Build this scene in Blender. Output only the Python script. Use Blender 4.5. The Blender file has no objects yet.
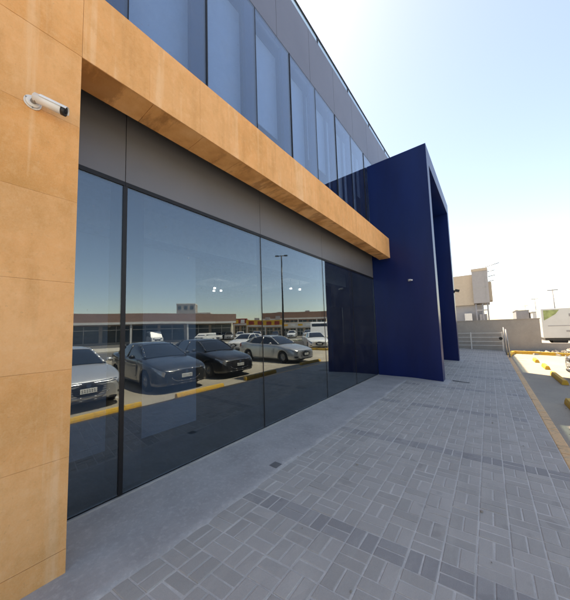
import bpy, bmesh, math, random
from mathutils import Vector, Matrix
from math import radians as R, pi, sin, cos, sqrt

SC = bpy.context.scene
COL = SC.collection
random.seed(7)

# ------------------------------------------------------------------ camera
cam = bpy.data.cameras.new('camera')
cam.sensor_fit = 'HORIZONTAL'; cam.sensor_width = 36
cam.lens = 259.9035 / 570 * 36
cam.shift_x = 0.00226; cam.shift_y = 0.0146
cam.clip_start = .05; cam.clip_end = 5000
co = bpy.data.objects.new('camera', cam); COL.objects.link(co)
YAW, PITCH, ROLL = .6649, .0782, -.0308
fw = Vector((-sin(YAW)*cos(PITCH), cos(YAW)*cos(PITCH), sin(PITCH)))
rt = Vector((cos(YAW), sin(YAW), 0)); up = rt.cross(fw)
r2 = rt*cos(ROLL) + up*sin(ROLL); u2 = -rt*sin(ROLL) + up*cos(ROLL)
m = Matrix((r2, u2, -fw)).transposed().to_4x4(); m.translation = Vector((0, 0, 1.6))
co.matrix_world = m
SC.camera = co

# ------------------------------------------------------------------ light
SUN_EL = R(63.5); SUN_AZ = R(-57)          # measured from +Y, negative towards -X (behind the building)
world = bpy.data.worlds.new('World'); SC.world = world; world.use_nodes = True
wn = world.node_tree.nodes; wl = world.node_tree.links; wn.clear()
sky = wn.new('ShaderNodeTexSky'); sky.sky_type = 'NISHITA'; sky.sun_disc = False
sky.sun_elevation = SUN_EL; sky.sun_rotation = SUN_AZ
sky.air_density = 1.0; sky.dust_density = .5; sky.ozone_density = 1.7; sky.altitude = 50
bg = wn.new('ShaderNodeBackground'); bg.inputs[1].default_value = .13
wo = wn.new('ShaderNodeOutputWorld')
wl.new(sky.outputs[0], bg.inputs[0]); wl.new(bg.outputs[0], wo.inputs[0])
sun = bpy.data.lights.new('sun', 'SUN'); sun.energy = 4.8; sun.angle = R(.55); sun.color = (1, .95, .86)
so = bpy.data.objects.new('sun', sun); COL.objects.link(so)
sd = Vector((sin(SUN_AZ)*cos(SUN_EL), cos(SUN_AZ)*cos(SUN_EL), sin(SUN_EL)))
so.rotation_euler = sd.to_track_quat('Z', 'Y').to_euler(); so.location = sd*60
SC.view_settings.view_transform = 'Standard'; SC.view_settings.look = 'None'
SC.view_settings.exposure = 1.47; SC.view_settings.use_white_balance = True; SC.view_settings.white_balance_temperature = 8700; SC.view_settings.white_balance_tint = 14; SC.view_settings.gamma = 1; SC.view_settings.use_curve_mapping = False

# ------------------------------------------------------------------ materials
class NT:
    def __init__(s, name):
        s.m = bpy.data.materials.new(name); s.m.use_nodes = True
        s.n = s.m.node_tree.nodes; s.l = s.m.node_tree.links
        s.b = s.n['Principled BSDF']
    def new(s, t, **k):
        n = s.n.new(t)
        for a, v in k.items(): setattr(n, a, v)
        return n
    def link(s, a, b): s.l.new(a, b)
    def coord(s, scale=(1, 1, 1)):
        g = s.new('ShaderNodeNewGeometry'); mp = s.new('ShaderNodeMapping'); mp.inputs[3].default_value = scale
        s.link(g.outputs['Position'], mp.inputs[0]); return mp.outputs[0]
    def noise(s, vec, scale, detail=4, rough=.55):
        n = s.new('ShaderNodeTexNoise'); n.inputs['Scale'].default_value = scale
        n.inputs['Detail'].default_value = detail; n.inputs['Roughness'].default_value = rough
        s.link(vec, n.inputs['Vector']); return n.outputs[0]
    def ramp(s, fac, stops):
        n = s.new('ShaderNodeValToRGB'); e = n.color_ramp.elements
        while len(e) < len(stops): e.new(.5)
        for i, (p, c) in enumerate(stops):
            e[i].position = p; e[i].color = (c, c, c, 1) if isinstance(c, (int, float)) else (*c, 1)
        s.link(fac, n.inputs[0]); return n.outputs[0]
    def mix(s, fac, a, b, mode='MIX'):
        n = s.new('ShaderNodeMix', data_type='RGBA', blend_type=mode)
        for i, v in ((0, fac), (6, a), (7, b)):
            if isinstance(v, (int, float)): n.inputs[i].default_value = v if i == 0 else (v, v, v, 1)
            elif isinstance(v, tuple): n.inputs[i].default_value = (*v, 1)
            else: s.link(v, n.inputs[i])
        return n.outputs[2]
    def bump(s, h, strength=.3, dist=.01):
        n = s.new('ShaderNodeBump'); n.inputs[0].default_value = strength; n.inputs[1].default_value = dist
        s.link(h, n.inputs['Height']); s.link(n.outputs[0], s.b.inputs['Normal'])
    def island(s): return s.new('ShaderNodeNewGeometry').outputs['Random Per Island']
    def base(s, c):
        if isinstance(c, tuple): s.b.inputs['Base Color'].default_value = (*c, 1)
        else: s.link(c, s.b.inputs['Base Color'])
    def rm(s, r, m=0, coat=0):
        s.b.inputs['Roughness'].default_value = r; s.b.inputs['Metallic'].default_value = m
        s.b.inputs['Coat Weight'].default_value = coat; s.b.inputs['Coat Roughness'].default_value = .05

def plain(name, c, r=.6, m=0, coat=0, var=.12, scale=9, bump=0):
    t = NT(name); v = t.coord()
    n = t.noise(v, scale)
    lo = tuple(x*(1-var) for x in c); hi = tuple(min(1, x*(1+var)) for x in c)
    t.base(t.ramp(n, [(.3, lo), (.7, hi)])); t.rm(r, m, coat)
    if bump: t.bump(t.noise(v, scale*6), bump, .01)
    return t.m

def mat_stone():
    t = NT('orange_sandstone'); v = t.coord(); g = t.island()
    col = t.ramp(t.noise(v, 1.6, 6, .6), [(.28, (.62, .29, .085)), (.52, (.80, .37, .125)), (.75, (.87, .455, .19))])
    col = t.mix(t.ramp(g, [(0, .0), (1, .55)]), col, (.86, .47, .22))
    st = t.noise(t.coord((7, 7, .35)), 1.0, 5, .6)                 # vertical run marks
    col = t.mix(t.ramp(st, [(.57, 0), (.66, .4)]), col, (.90, .62, .38))
    st2 = t.noise(t.coord((4, 4, .5)), 1.7, 5, .6)
    col = t.mix(t.ramp(st2, [(.55, 0), (.72, .35)]), col, (.50, .22, .06))
    st3 = t.noise(t.coord((1, 1, .7)), 5.5, 8, .72)
    col = t.mix(t.ramp(st3, [(.47, 0), (.68, .5)]), col, (.60, .27, .07))
    col = t.mix(t.ramp(t.noise(v, 14, 6, .75), [(.5, 0), (.7, .3)]), col, (.90, .56, .30))
    sp = t.noise(v, 42, 3, .6)
    col = t.mix(t.ramp(sp, [(.66, 0), (.78, .35)]), col, (.30, .14, .05))
    col = t.mix(t.ramp(t.noise(v, 120, 2), [(.3, .0), (.8, .18)]), col, (.86, .62, .36))
    t.base(col); t.rm(.85); t.bump(t.noise(v, 45, 8, .75), .6, .008)
    return t.m

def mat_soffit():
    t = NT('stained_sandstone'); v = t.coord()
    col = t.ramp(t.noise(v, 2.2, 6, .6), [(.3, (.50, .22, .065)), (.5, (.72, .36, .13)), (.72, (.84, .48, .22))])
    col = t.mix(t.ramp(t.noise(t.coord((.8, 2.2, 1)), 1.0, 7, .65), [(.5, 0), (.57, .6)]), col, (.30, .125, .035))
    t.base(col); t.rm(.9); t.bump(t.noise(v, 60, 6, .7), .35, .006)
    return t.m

def mat_paver(name, lo, mid, hi):
    t = NT(name); v = t.coord()
    col = t.ramp(t.island(), [(0, lo), (.5, mid), (1, hi)])
    col = t.mix(t.ramp(t.noise(v, 1.1, 5, .6), [(.35, 0), (.7, .4)]), col, tuple(x*.72 for x in mid))
    col = t.mix(t.ramp(t.noise(v, 9, 5, .7), [(.55, 0), (.75, .35)]), col, (.40, .38, .36))
    col = t.mix(t.ramp(t.noise(v, 190, 2), [(.3, .0), (.75, .3)]), col, tuple(x*.6 for x in lo))
    col = t.mix(t.ramp(t.noise(v, 3.2, 2, .5), [(.66, 0), (.69, .28)]), col, tuple(x*.55 for x in lo))
    col = t.mix(t.ramp(t.noise(t.coord((1, .25, 1)), 4.5, 6, .75), [(.5, 0), (.7, .3)]), col, (.56, .52, .46))
    t.base(col); t.rm(.88); t.bump(t.noise(v, 140, 4, .7), .5, .004)
    return t.m

def mat_concrete(name, c, dark=.75, speck=.3):
    t = NT(name); v = t.coord()
    lo = tuple(x*dark for x in c)
    col = t.ramp(t.noise(v, 2.4, 8, .65), [(.3, lo), (.7, c)])
    col = t.mix(t.ramp(t.noise(v, 22, 5, .7), [(.5, 0), (.72, speck)]), col, tuple(min(1, x*1.45) for x in c))
    col = t.mix(t.ramp(t.noise(v, 160, 2), [(.62, 0), (.7, .4)]), col, tuple(x*.5 for x in c))
    t.base(col); t.rm(.9); t.bump(t.noise(v, 30, 8, .75), .6, .008)
    return t.m

def mat_ground():
    t = NT('sandy_asphalt'); v = t.coord()
    col = t.ramp(t.noise(v, .35, 7, .65), [(.3, (.30, .265, .215)), (.55, (.40, .355, .28)), (.75, (.50, .43, .32))])
    col = t.mix(t.ramp(t.noise(v, 2.0, 6, .7), [(.55, 0), (.75, .5)]), col, (.38, .32, .24))
    col = t.mix(t.ramp(t.noise(v, 130, 2), [(.45, 0), (.7, .5)]), col, (.10, .095, .09))
    t.base(col); t.rm(.92); t.bump(t.noise(v, 110, 4, .7), .6, .006)
    return t.m

def mat_yellow(name, c, wear=.5):
    t = NT(name); v = t.coord()
    f = t.ramp(t.noise(v, 6, 8, .75), [(.5, 0), (.72, wear)])
    col = t.mix(f, c, (.42, .33, .23))
    col = t.mix(t.ramp(t.noise(v, 26, 4, .7), [(.55, 0), (.7, .6)]), col, (.25, .19, .13))
    col = t.mix(t.ramp(t.noise(t.coord((1, 3, 1)), 2.6, 6, .7), [(.56, 0), (.68, .55)]), col, (.07, .06, .05))
    t.base(col); t.rm(.75); t.bump(t.noise(v, 50, 5), .4, .005)
    return t.m

def mat_glass(name, tint, refl, r0, scratch=True):
    m_ = bpy.data.materials.new(name); m_.use_nodes = True
    n = m_.node_tree.nodes; l = m_.node_tree.links; n.clear()
    tr = n.new('ShaderNodeBsdfTransparent'); tr.inputs[0].default_value = (*tint, 1)
    gl = n.new('ShaderNodeBsdfGlossy'); gl.inputs[0].default_value = (*refl, 1); gl.inputs['Roughness'].default_value = 0
    lw = n.new('ShaderNodeLayerWeight'); lw.inputs[0].default_value = .5
    pw = n.new('ShaderNodeMath'); pw.operation = 'POWER'; pw.inputs[1].default_value = 4
    l.new(lw.outputs['Facing'], pw.inputs[0])
    mr = n.new('ShaderNodeMapRange'); mr.inputs[3].default_value = r0; mr.inputs[4].default_value = 1
    l.new(pw.outputs[0], mr.inputs[0])
    mx = n.new('ShaderNodeMixShader'); l.new(mr.outputs[0], mx.inputs[0]); l.new(tr.outputs[0], mx.inputs[1]); l.new(gl.outputs[0], mx.inputs[2])
    # thin film of dust on the outer face
    df = n.new('ShaderNodeBsdfDiffuse'); df.inputs[0].default_value = (.45, .42, .38, 1)
    g = n.new('ShaderNodeNewGeometry'); no = n.new('ShaderNodeTexNoise'); no.inputs['Scale'].default_value = 3; no.inputs['Detail'].default_value = 9
    l.new(g.outputs['Position'], no.inputs['Vector'])
    rp = n.new('ShaderNodeMapRange'); rp.inputs[1].default_value = .45; rp.inputs[2].default_value = .8; rp.inputs[3].default_value = .004; rp.inputs[4].default_value = .03
    l.new(no.outputs[0], rp.inputs[0])
    n3 = n.new('ShaderNodeTexNoise'); n3.inputs['Scale'].default_value = 38; n3.inputs['Detail'].default_value = 2
    l.new(g.outputs['Position'], n3.inputs['Vector'])
    r3 = n.new('ShaderNodeMapRange'); r3.inputs[1].default_value = .735; r3.inputs[2].default_value = .76; r3.inputs[3].default_value = 0; r3.inputs[4].default_value = .3
    l.new(n3.outputs[0], r3.inputs[0])
    ad = n.new('ShaderNodeMath'); ad.operation = 'ADD'; l.new(rp.outputs[0], ad.inputs[0]); l.new(r3.outputs[0], ad.inputs[1])
    m2 = n.new('ShaderNodeMixShader'); l.new(ad.outputs[0], m2.inputs[0]); l.new(mx.outputs[0], m2.inputs[1]); l.new(df.outputs[0], m2.inputs[2])
    # slight waviness of each pane
    n2 = n.new('ShaderNodeTexNoise'); n2.inputs['Scale'].default_value = .7; n2.inputs['Detail'].default_value = 1
    l.new(g.outputs['Position'], n2.inputs['Vector'])
    bp = n.new('ShaderNodeBump'); bp.inputs[0].default_value = .3; bp.inputs[1].default_value = .012
    l.new(n2.outputs[0], bp.inputs['Height']); l.new(bp.outputs[0], gl.inputs['Normal'])
    o = n.new('ShaderNodeOutputMaterial'); l.new(m2.outputs[0], o.inputs[0])
    return m_

def mat_emit(name, c, s):
    m_ = bpy.data.materials.new(name); m_.use_nodes = True
    b = m_.node_tree.nodes['Principled BSDF']; b.inputs['Emission Color'].default_value = (*c, 1); b.inputs['Emission Strength'].default_value = s
    b.inputs['Base Color'].default_value = (.8, .8, .8, 1)
    return m_

def mat_paint(name, c, metal=.5):
    t = NT(name); v = t.coord()
    t.base(t.mix(t.ramp(t.noise(v, 3, 5), [(.4, 0), (.8, .12)]), c, (.38, .33, .27))); t.rm(.3, metal, 1); return t.m

def mat_navy():
    t = NT('navy_composite_panel'); v = t.coord((1, 1, .25)); t.bump(t.noise(t.coord(), .9, 2), .25, .03)
    col = t.ramp(t.noise(v, 1.2, 5, .6), [(.35, (.0003, .0095, .072)), (.7, (.0005, .0145, .102))])
    col = t.mix(t.ramp(t.noise(t.coord(), 5, 8, .7), [(.6, 0), (.85, .06)]), col, (.06, .06, .10))
    t.base(col); t.rm(.32, 0, .0); t.b.inputs['Specular IOR Level'].default_value = .27; return t.m

M = dict(
    stone=mat_stone(), soffit=mat_soffit(),
    paver=mat_paver('grey_paver', (.40, .37, .33), (.445, .41, .367), (.49, .452, .405)),
    paver_dark=mat_paver('dark_paver', (.31, .292, .275), (.345, .325, .305), (.385, .363, .338)),
    joint=mat_concrete('joint_sand', (.60, .565, .515), .72),
    strip=mat_concrete('rough_cement', (.45, .425, .40), .74, .35),
    ground=mat_ground(),
    road=mat_concrete('road_asphalt', (.13, .125, .115), .8),
    median=mat_concrete('pale_median', (.50, .46, .38), .8),
    kerb=mat_yellow('sand_yellow_kerb', (.76, .46, .22), .75),
    yellow=mat_yellow('yellow_road_paint', (.66, .38, .04), .8),
    white_line=mat_yellow('worn_white_line', (.55, .53, .5), .9),
    glass=mat_glass('blue_tinted_glass', (.55, .63, .70), (.84, .95, 1.0), .15),
    glass_up=mat_glass('upper_tinted_glass', (.66, .76, .88), (.90, .97, 1.0), .13),
    rail_glass=mat_glass('railing_glass', (.62, .74, .74), (.9, .95, 1), .10),
    navy=mat_navy(),
    spandrel=plain('grey_composite_panel', (.158, .162, .178), .42, .25, 0, .05, 1.5),
    parapet=plain('grey_parapet_panel', (.155, .17, .215), .4, .35, 0, .06, 1.2),
    dark_metal=plain('dark_anodised_metal', (.018, .018, .02), .4, .5),
    steel=plain('galvanised_steel', (.35, .34, .33), .5, .7),
    trim=plain('aluminium_trim', (.55, .53, .5), .4, .6),
    white_plastic=plain('white_plastic', (.78, .78, .77), .35, 0, .3, .03),
    black_plastic=plain('black_plastic', (.02, .02, .022), .4),
    lens=plain('lens_glass', (.01, .01, .015), .08),
    in_wall=plain('interior_pale_wall', (.62, .66, .70), .8, 0, 0, .05, 2),
    in_dark=plain('interior_dark_wall', (.07, .075, .085), .8),
    in_floor=plain('interior_dark_floor', (.018, .022, .028), .5, 0, 0, .5, 14),
    in_ceil=plain('interior_ceiling', (.72, .72, .70), .8),
    blind=plain('white_blind', (.74, .76, .78), .8, 0, 0, .03),
    reflection_band=plain('dark_blue_reflection', (.02, .03, .06), .6),
    lamp=mat_emit('lit_lamp', (1, .96, .88), 9),
    rubber=plain('tyre_rubber', (.018, .018, .018), .85),
    alloy=plain('alloy_rim', (.45, .46, .47), .3, .85),
    chrome=plain('chrome_trim', (.75, .76, .78), .12, 1),
    carglass=plain('car_window_glass', (.012, .016, .02), .04, 0, 1),
    headlight=plain('headlight_lens', (.30, .32, .34), .08, .5, 1, .5, 14),
    amber=plain('amber_lens', (.7, .25, .03), .2),
    red=plain('red_lens', (.45, .02, .015), .2, 0, .5),
    plate=plain('number_plate', (.66, .68, .68), .5),
    plaster=mat_concrete('grey_plaster_wall', (.40, .365, .325), .85, .2),
    beige=mat_concrete('beige_render', (.50, .42, .33), .88, .1),
    greybox=mat_concrete('grey_cladding', (.34, .33, .335), .88, .1),
    brownroof=mat_concrete('brown_pink_fascia', (.33, .205, .16), .75, .2),
    brick=mat_concrete('brown_brick_render', (.34, .20, .14), .75, .2),
    whitewall=plain('white_fascia', (.62, .6, .56), .7),
    shopglass=plain('shop_window_glass', (.05, .075, .085), .12),
    shopyellow=plain('yellow_fascia', (.75, .42, .03), .6),
    shopred=plain('red_fascia', (.32, .035, .02), .6),
    signwhite=plain('sign_white', (.75, .74, .7), .6),
    trailer=plain('white_trailer_skin', (.56, .57, .56), .4, 0, .2, .05, 1.5),
    green=plain('green_graphic', (.30, .36, .14), .5, 0, 0, .4, 3),
    leaf=plain('hedge_leaf', (.05, .085, .03), .7, 0, 0, .4, 8),
    rubble=mat_concrete('rubble', (.40, .36, .31), .6, .4),
    redpave=mat_concrete('red_block_paving', (.30, .10, .07), .8, .3),
    wood=plain('rusty_brown', (.16, .085, .05), .8),
)

# ------------------------------------------------------------------ mesh helpers
class MB:
    def __init__(s): s.v = []; s.f = []; s.mi = []; s.k = 0; s.sm = []
    def quad(s, pts, smooth=False):
        b = len(s.v); s.v += [tuple(p) for p in pts]; s.f.append(tuple(range(b, b+len(pts)))); s.mi.append(s.k); s.sm.append(smooth)
    def box(s, x0, x1, y0, y1, z0, z1, bev=0):
        if bev:
            b = bev; P = []
            bm = bmesh.new(); bmesh.ops.create_cube(bm, size=1)
            for v in bm.verts: v.co = Vector(((x0+x1)/2+v.co.x*(x1-x0), (y0+y1)/2+v.co.y*(y1-y0), (z0+z1)/2+v.co.z*(z1-z0)))
            bmesh.ops.bevel(bm, geom=bm.edges[:], offset=b, segments=2, affect='EDGES', profile=.5)
            s.add_bm(bm); return
        b = len(s.v)
        s.v += [(x, y, z) for x in (x0, x1) for y in (y0, y1) for z in (z0, z1)]
        for q in ((0,1,3,2),(4,6,7,5),(0,4,5,1),(2,3,7,6),(0,2,6,4),(1,5,7,3)):
            s.f.append(tuple(b+i for i in q)); s.mi.append(s.k); s.sm.append(False)
    def add_bm(s, bm, mat=None, smooth=False):
        b = len(s.v); bm.verts.index_update()
        for v in bm.verts: s.v.append(tuple(mat @ v.co if mat else v.co))
        for f in bm.faces: s.f.append(tuple(b+v.index for v in f.verts)); s.mi.append(s.k); s.sm.append(smooth)
        bm.free()
    def obox(s, c, size, rz=0, rx=0, ry=0):
        bm = bmesh.new(); bmesh.ops.create_cube(bm, size=1)
        T = Matrix.Translation(c) @ Matrix.Rotation(rz, 4, 'Z') @ Matrix.Rotation(ry, 4, 'Y') @ Matrix.Rotation(rx, 4, 'X') @ Matrix.Diagonal((*size, 1))
        s.add_bm(bm, T)
    def tube(s, a, b, r, r1=None, n=12, caps=True, smooth=True):
        a = Vector(a); b = Vector(b); d = (b-a); L = d.length; q = d.to_track_quat('Z', 'Y'); r1 = r if r1 is None else r1
        base = len(s.v)
        for p, rr in ((a, r), (b, r1)):
            for i in range(n):
                t = 2*pi*i/n; s.v.append(tuple(p + q @ Vector((rr*cos(t), rr*sin(t), 0))))
        for i in range(n):
            j = (i+1) % n; s.f.append((base+i, base+j, base+n+j, base+n+i)); s.mi.append(s.k); s.sm.append(smooth)
        if caps:
            s.f.append(tuple(base+i for i in reversed(range(n)))); s.mi.append(s.k); s.sm.append(False)
            s.f.append(tuple(base+n+i for i in range(n))); s.mi.append(s.k); s.sm.append(False)
    def ball(s, c, r, sc=(1, 1, 1), sub=2):
        bm = bmesh.new(); bmesh.ops.create_icosphere(bm, subdivisions=sub, radius=r)
        s.add_bm(bm, Matrix.Translation(c) @ Matrix.Diagonal((*sc, 1)), True)
    def grid(s, rows, close=False, smooth=True):
        b = len(s.v); n = len(rows[0])
        for r in rows: s.v += [tuple(p) for p in r]
        for i in range(len(rows)-1):
            for j in range(n-1 + (1 if close else 0)):
                k = (j+1) % n
                s.f.append((b+i*n+j, b+i*n+k, b+(i+1)*n+k, b+(i+1)*n+j)); s.mi.append(s.k); s.sm.append(smooth)
    def build(s, name, mats, parent=None, label=None):
        me = bpy.data.meshes.new(name); me.from_pydata(s.v, [], s.f)
        for mm in (mats if isinstance(mats, (list, tuple)) else [mats]): me.materials.append(mm)
        for p, i, sm in zip(me.polygons, s.mi, s.sm): p.material_index = i; p.use_smooth = sm
        bm = bmesh.new(); bm.from_mesh(me); bmesh.ops.recalc_face_normals(bm, faces=bm.faces[:]); bm.to_mesh(me); bm.free()
        me.update()
        o = bpy.data.objects.new(name, me); COL.objects.link(o)
        if parent: o.parent = parent
        if label: o['label'] = label
        return o

def tag(o, label, cat, group=None):
    o['label'] = label; o['category'] = cat
    if group: o['group'] = group
    return o
def thing(name, label, cat, loc=(0, 0, 0), rz=0, group=None):
    o = bpy.data.objects.new(name, None); COL.objects.link(o); o.location = loc; o.rotation_euler = (0, 0, rz)
    o.empty_display_size = .3
    return tag(o, label, cat, group)
def struct(o): o['kind'] = 'structure'; return o
def onebox(name, mat, parent, *a, **k):
    b = MB(); b.box(*a, **k); return b.build(name, mat, parent)

GX = -2.9545; LOT = -.24
def fz(x): return -.05*max(0, x+2.04)      # the pavement falls towards the kerb

# ------------------------------------------------------------------ ground, pavement, road
b = MB(); S = 2500
b.quad([(-S, -S, LOT), (S, -S, LOT), (S, S, LOT), (-S, S, LOT)]); struct(b.build('ground', M['ground']))

def disp(x, y, s=1): return sin(x*13.1+y*7.7)*.5 + sin(x*5.3-y*17.9)*.3 + sin(x*31+y*23)*.2
# basket-weave pavers, each one a bevelled block, over joint sand
b = MB(); U = .2; g = .0105; X0 = -1.99; NX = 13; Y0 = -2.4; NY = 115
def paver(x0, x1, y0, y1, dark):
    b.k = 1 if dark else 0
    e = .006; h = random.uniform(-.0018, .0018); t = [random.uniform(-.0018, .0018) for _ in range(4)]
    jx = random.uniform(-.001, .001); jy = random.uniform(-.0015, .0015)
    x0 += g/2+jx; x1 -= g/2-jx; y0 += g/2+jy; y1 -= g/2-jy
    base = len(b.v)
    for z, i in ((-.012, 0), (-.0025, 0), (0, e*.8)):
        for q, (x, y) in enumerate(((x0+i, y0+i), (x1-i, y0+i), (x1-i, y1-i), (x0+i, y1-i))):
            b.v.append((x, y+.15*(x+.56), z+h+t[q]+fz(x)))
    for L in (0, 4):
        for i in range(4):
            j = (i+1) % 4; b.f.append((base+L+i, base+L+j, base+L+4+j, base+L+4+i)); b.mi.append(b.k); b.sm.append(False)
    b.f.append((base+8, base+9, base+10, base+11)); b.mi.append(b.k); b.sm.append(False)
for i in range(NX):
    x = X0+i*U
    for j in range(NY):
        y = Y0+j*U
        row = round((y+.0)/U)
        dark = (row % 10 == 0)
        if dark and random.random() < .06: dark = False
        if False: dark = True
        if -2.2 < x < -1.02 and (8.5 < y < 9.15 or 13.6 < y < 14.2): continue
        if (i+j) % 2: paver(x, x+U/2, y, y+U, dark); paver(x+U/2, x+U, y, y+U, dark)
        else: paver(x, x+U, y, y+U/2, dark); paver(x, x+U, y+U/2, y+U, dark)
pav = struct(b.build('pavement', [M['paver'], M['paver_dark']]))
b = MB(); z1 = fz(.615)-.0032
b.quad([(-2.97, -2.6, -.0032), (-2.04, -2.6, -.0032), (-2.04, 20.75, -.0032), (-2.97, 20.75, -.0032)]); b.quad([(-2.04, -2.6, -.0032), (.615, -2.6, z1), (.615, 20.75, z1), (-2.04, 20.75, -.0032)])
b.quad([(.615, -2.6, LOT-.05), (.615, 20.75, LOT-.05), (.615, 20.75, z1), (.615, -2.6, z1)]); b.quad([(-2.97, 20.75, LOT-.05), (.615, 20.75, LOT-.05), (.615, 20.75, z1), (-2.97, 20.75, -.0032)])
struct(b.build('pavement_bedding', M['joint']))
# rough cement strip against the facade, ragged outer edge
b = MB(); rows = []
ys = [-2.5+.06*i for i in range(388)]
for y in ys:
    ex = -1.985 + .035*disp(.3, y*.35) + .018*disp(.9, y*1.9)
    if y > 8.1: ex = -2.0
    if 8.25 < y < 9.25: ex = -.98+.03*disp(.2, y)
    if 13.5 < y < 14.4: ex = -.98
    if y > 20.7: break
    rows.append([(-2.96+(ex+2.96)*t, y, fz(-2.96+(ex+2.96)*t)+((.006+.0035*disp(-2.9+t*2.1, y*1.3)) if t < .995 else -.004)) for t in (0, .12, .25, .4, .55, .7, .82, .92, .985, 1)])
b.grid(rows); struct(b.build('cement_strip', M['strip']))

# kerb along the pavement: 1 m blocks
b = MB(); y = -3.0
while y < 17.9:
    b.box(.615, .745, y+.004, min(y+.996, 17.95), LOT-.05, -.133+random.uniform(-.002, .002), bev=.014); y += 1
struct(b.build('kerb', M['kerb']))
b = MB()
P = [(.72, 18.1), (.82, 19.2), (1.0, 20.1), (1.6, 20.0), (3, 19.35), (6, 18.6), (10, 18.2), (16, 18.1)]
for (xa, ya), (xc, yc) in zip(P[:-1], P[1:]):
    d = Vector((xc-xa, yc-ya, 0)); b.obox(((xa+xc)/2, (ya+yc)/2, LOT+.075), (d.length+.02, .16, .17), math.atan2(d.y, d.x))
struct(b.build('kerb', M['yellow'])); 
# parking bay lines
b = MB()
for y in (-1.6, .8, 3.0, 5.5, 7.8, 10.1, 12.4, 14.7, 17.0):
    b.quad([(2.6, y, LOT+.004), (6.2, y, LOT+.004), (6.2, y+.1, LOT+.004), (2.6, y+.1, LOT+.004)])
struct(b.build('parking_lines', M['white_line']))
# the street beyond the car park, its pale median, a red paved patch
b = MB(); A = [(23.2, -60), (23, 6), (20.9, 21), (15.2, 30.4), (4, 46), (-12, 66)]
Bq = [(34, -60), (30, 8), (26, 24), (19, 34), (9, 49), (-4, 70)]
def band(pa, pb, z0, mat, name):
    b = MB()
    for i in range(len(pa)-1):
        b.quad([(*pa[i], z0), (*pb[i], z0), (*pb[i+1], z0), (*pa[i+1], z0)])
    return struct(b.build(name, mat))
C2 = [(x-7, y-2) for x, y in A]
D2 = [(x+12, y+4) for x, y in Bq]
band(C2, A, LOT+.004, M['road'], 'road'); band(Bq, D2, LOT+.004, M['road'], 'road')
b = MB()
for i in range(len(A)-1):
    a0, a1, b0, b1 = A[i], A[i+1], Bq[i], Bq[i+1]; z = LOT+.13
    b.quad([(*a0, z), (*b0, z), (*b1, z), (*a1, z)]); b.quad([(*a0, LOT), (*a0, z), (*a1, z), (*a1, LOT)]); b.quad([(*b0, LOT), (*b1, LOT), (*b1, z), (*b0, z)])
struct(b.build('median', M['median']))
b = MB(); b.quad([(7.5, 14.5, LOT+.008), (11, 15.5, LOT+.008), (10, 19.5, LOT+.008), (6.2, 18.5, LOT+.008)]); struct(b.build('red_paving', M['redpave']))

# ------------------------------------------------------------------ the building
BL = thing('commercial_building', 'two storey shop building with orange stone frame, blue tinted glass and dark blue entrance portal', 'building', (0, 0, 0))
PY0, PY1, PX, PZ = 8.7025, 14.15, -1.1287, 7.1336
ZTG = 3.1721; ZB0, ZB1 = 3.782, 4.4307; XC = -2.3652; YC = .5398
XBK = -2.70
# orange stone column and beam: cladding slabs 4 mm apart over a dark core
b = MB()
b.box(GX+.03, XC-.008, -6, YC-.008, -.05, ZB1-.02)
zs = [0.0, .16, .76, 1.36, 1.98, 2.59, 3.19, ZB0, ZB1]; yb = [-6, -4.6, -3.4, -2.2, -1.0, -.42, YC]
for z0, z1 in zip(zs[:-1], zs[1:]):
    for y0, y1 in zip(yb[:-1], yb[1:]):
        j = random.uniform(0, .002)
        if z0 == 0: continue
        b.box(XC-.0079, XC+j, y0+.0008, y1-.0008, z0+.0008, z1-.0008)
    b.box(GX+.01, XC-.0085, YC-.0079, YC, z0+.002, z1-.002)
b.box(XC-.0079, XC+.001, -6, YC, -.05, .158)
b.box(GX, XC-.0085, -6, YC-.03, ZB1-.02, ZB1)
b.build('stone_column', [M['stone'], M['dark_metal']], BL)
b = MB()
b.box(XBK, XC-.008, YC+.001, PY0-.01, ZB0+.03, ZB1-.02)
y = YC+.0015; w = [.52, .55, .5, .62, .6, .58, .62, .6, .62, .6, .62, .6, .6, .6, .6]
i = 0
while y < PY0-.06:
    y1 = min(y+w[i % len(w)], PY0-.004); j = random.uniform(0, .002)
    b.box(XC-.0079, XC+j, y, y1-.0012, ZB0, ZB1); y = y1; i += 1
b.box(XBK, XC-.0085, YC, PY0-.01, ZB1-.02, ZB1-.001)
b.k = 1; b.box(GX+.006, XBK-.001, YC+.001, PY0-.01, ZB1-.06, ZB1-.03); b.box(XBK-.006, XBK-.001, YC+.001, PY0-.01, ZB0+.002, ZB1-.061)  # dark slab and liner: shade of the gap behind the beam, put into colour
b.build('stone_beam', [M['stone'], M['dark_metal']], BL)
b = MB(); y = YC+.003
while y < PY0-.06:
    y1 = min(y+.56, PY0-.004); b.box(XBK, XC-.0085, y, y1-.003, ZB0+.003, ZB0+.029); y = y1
b.build('beam_soffit', M['soffit'], BL)

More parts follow.
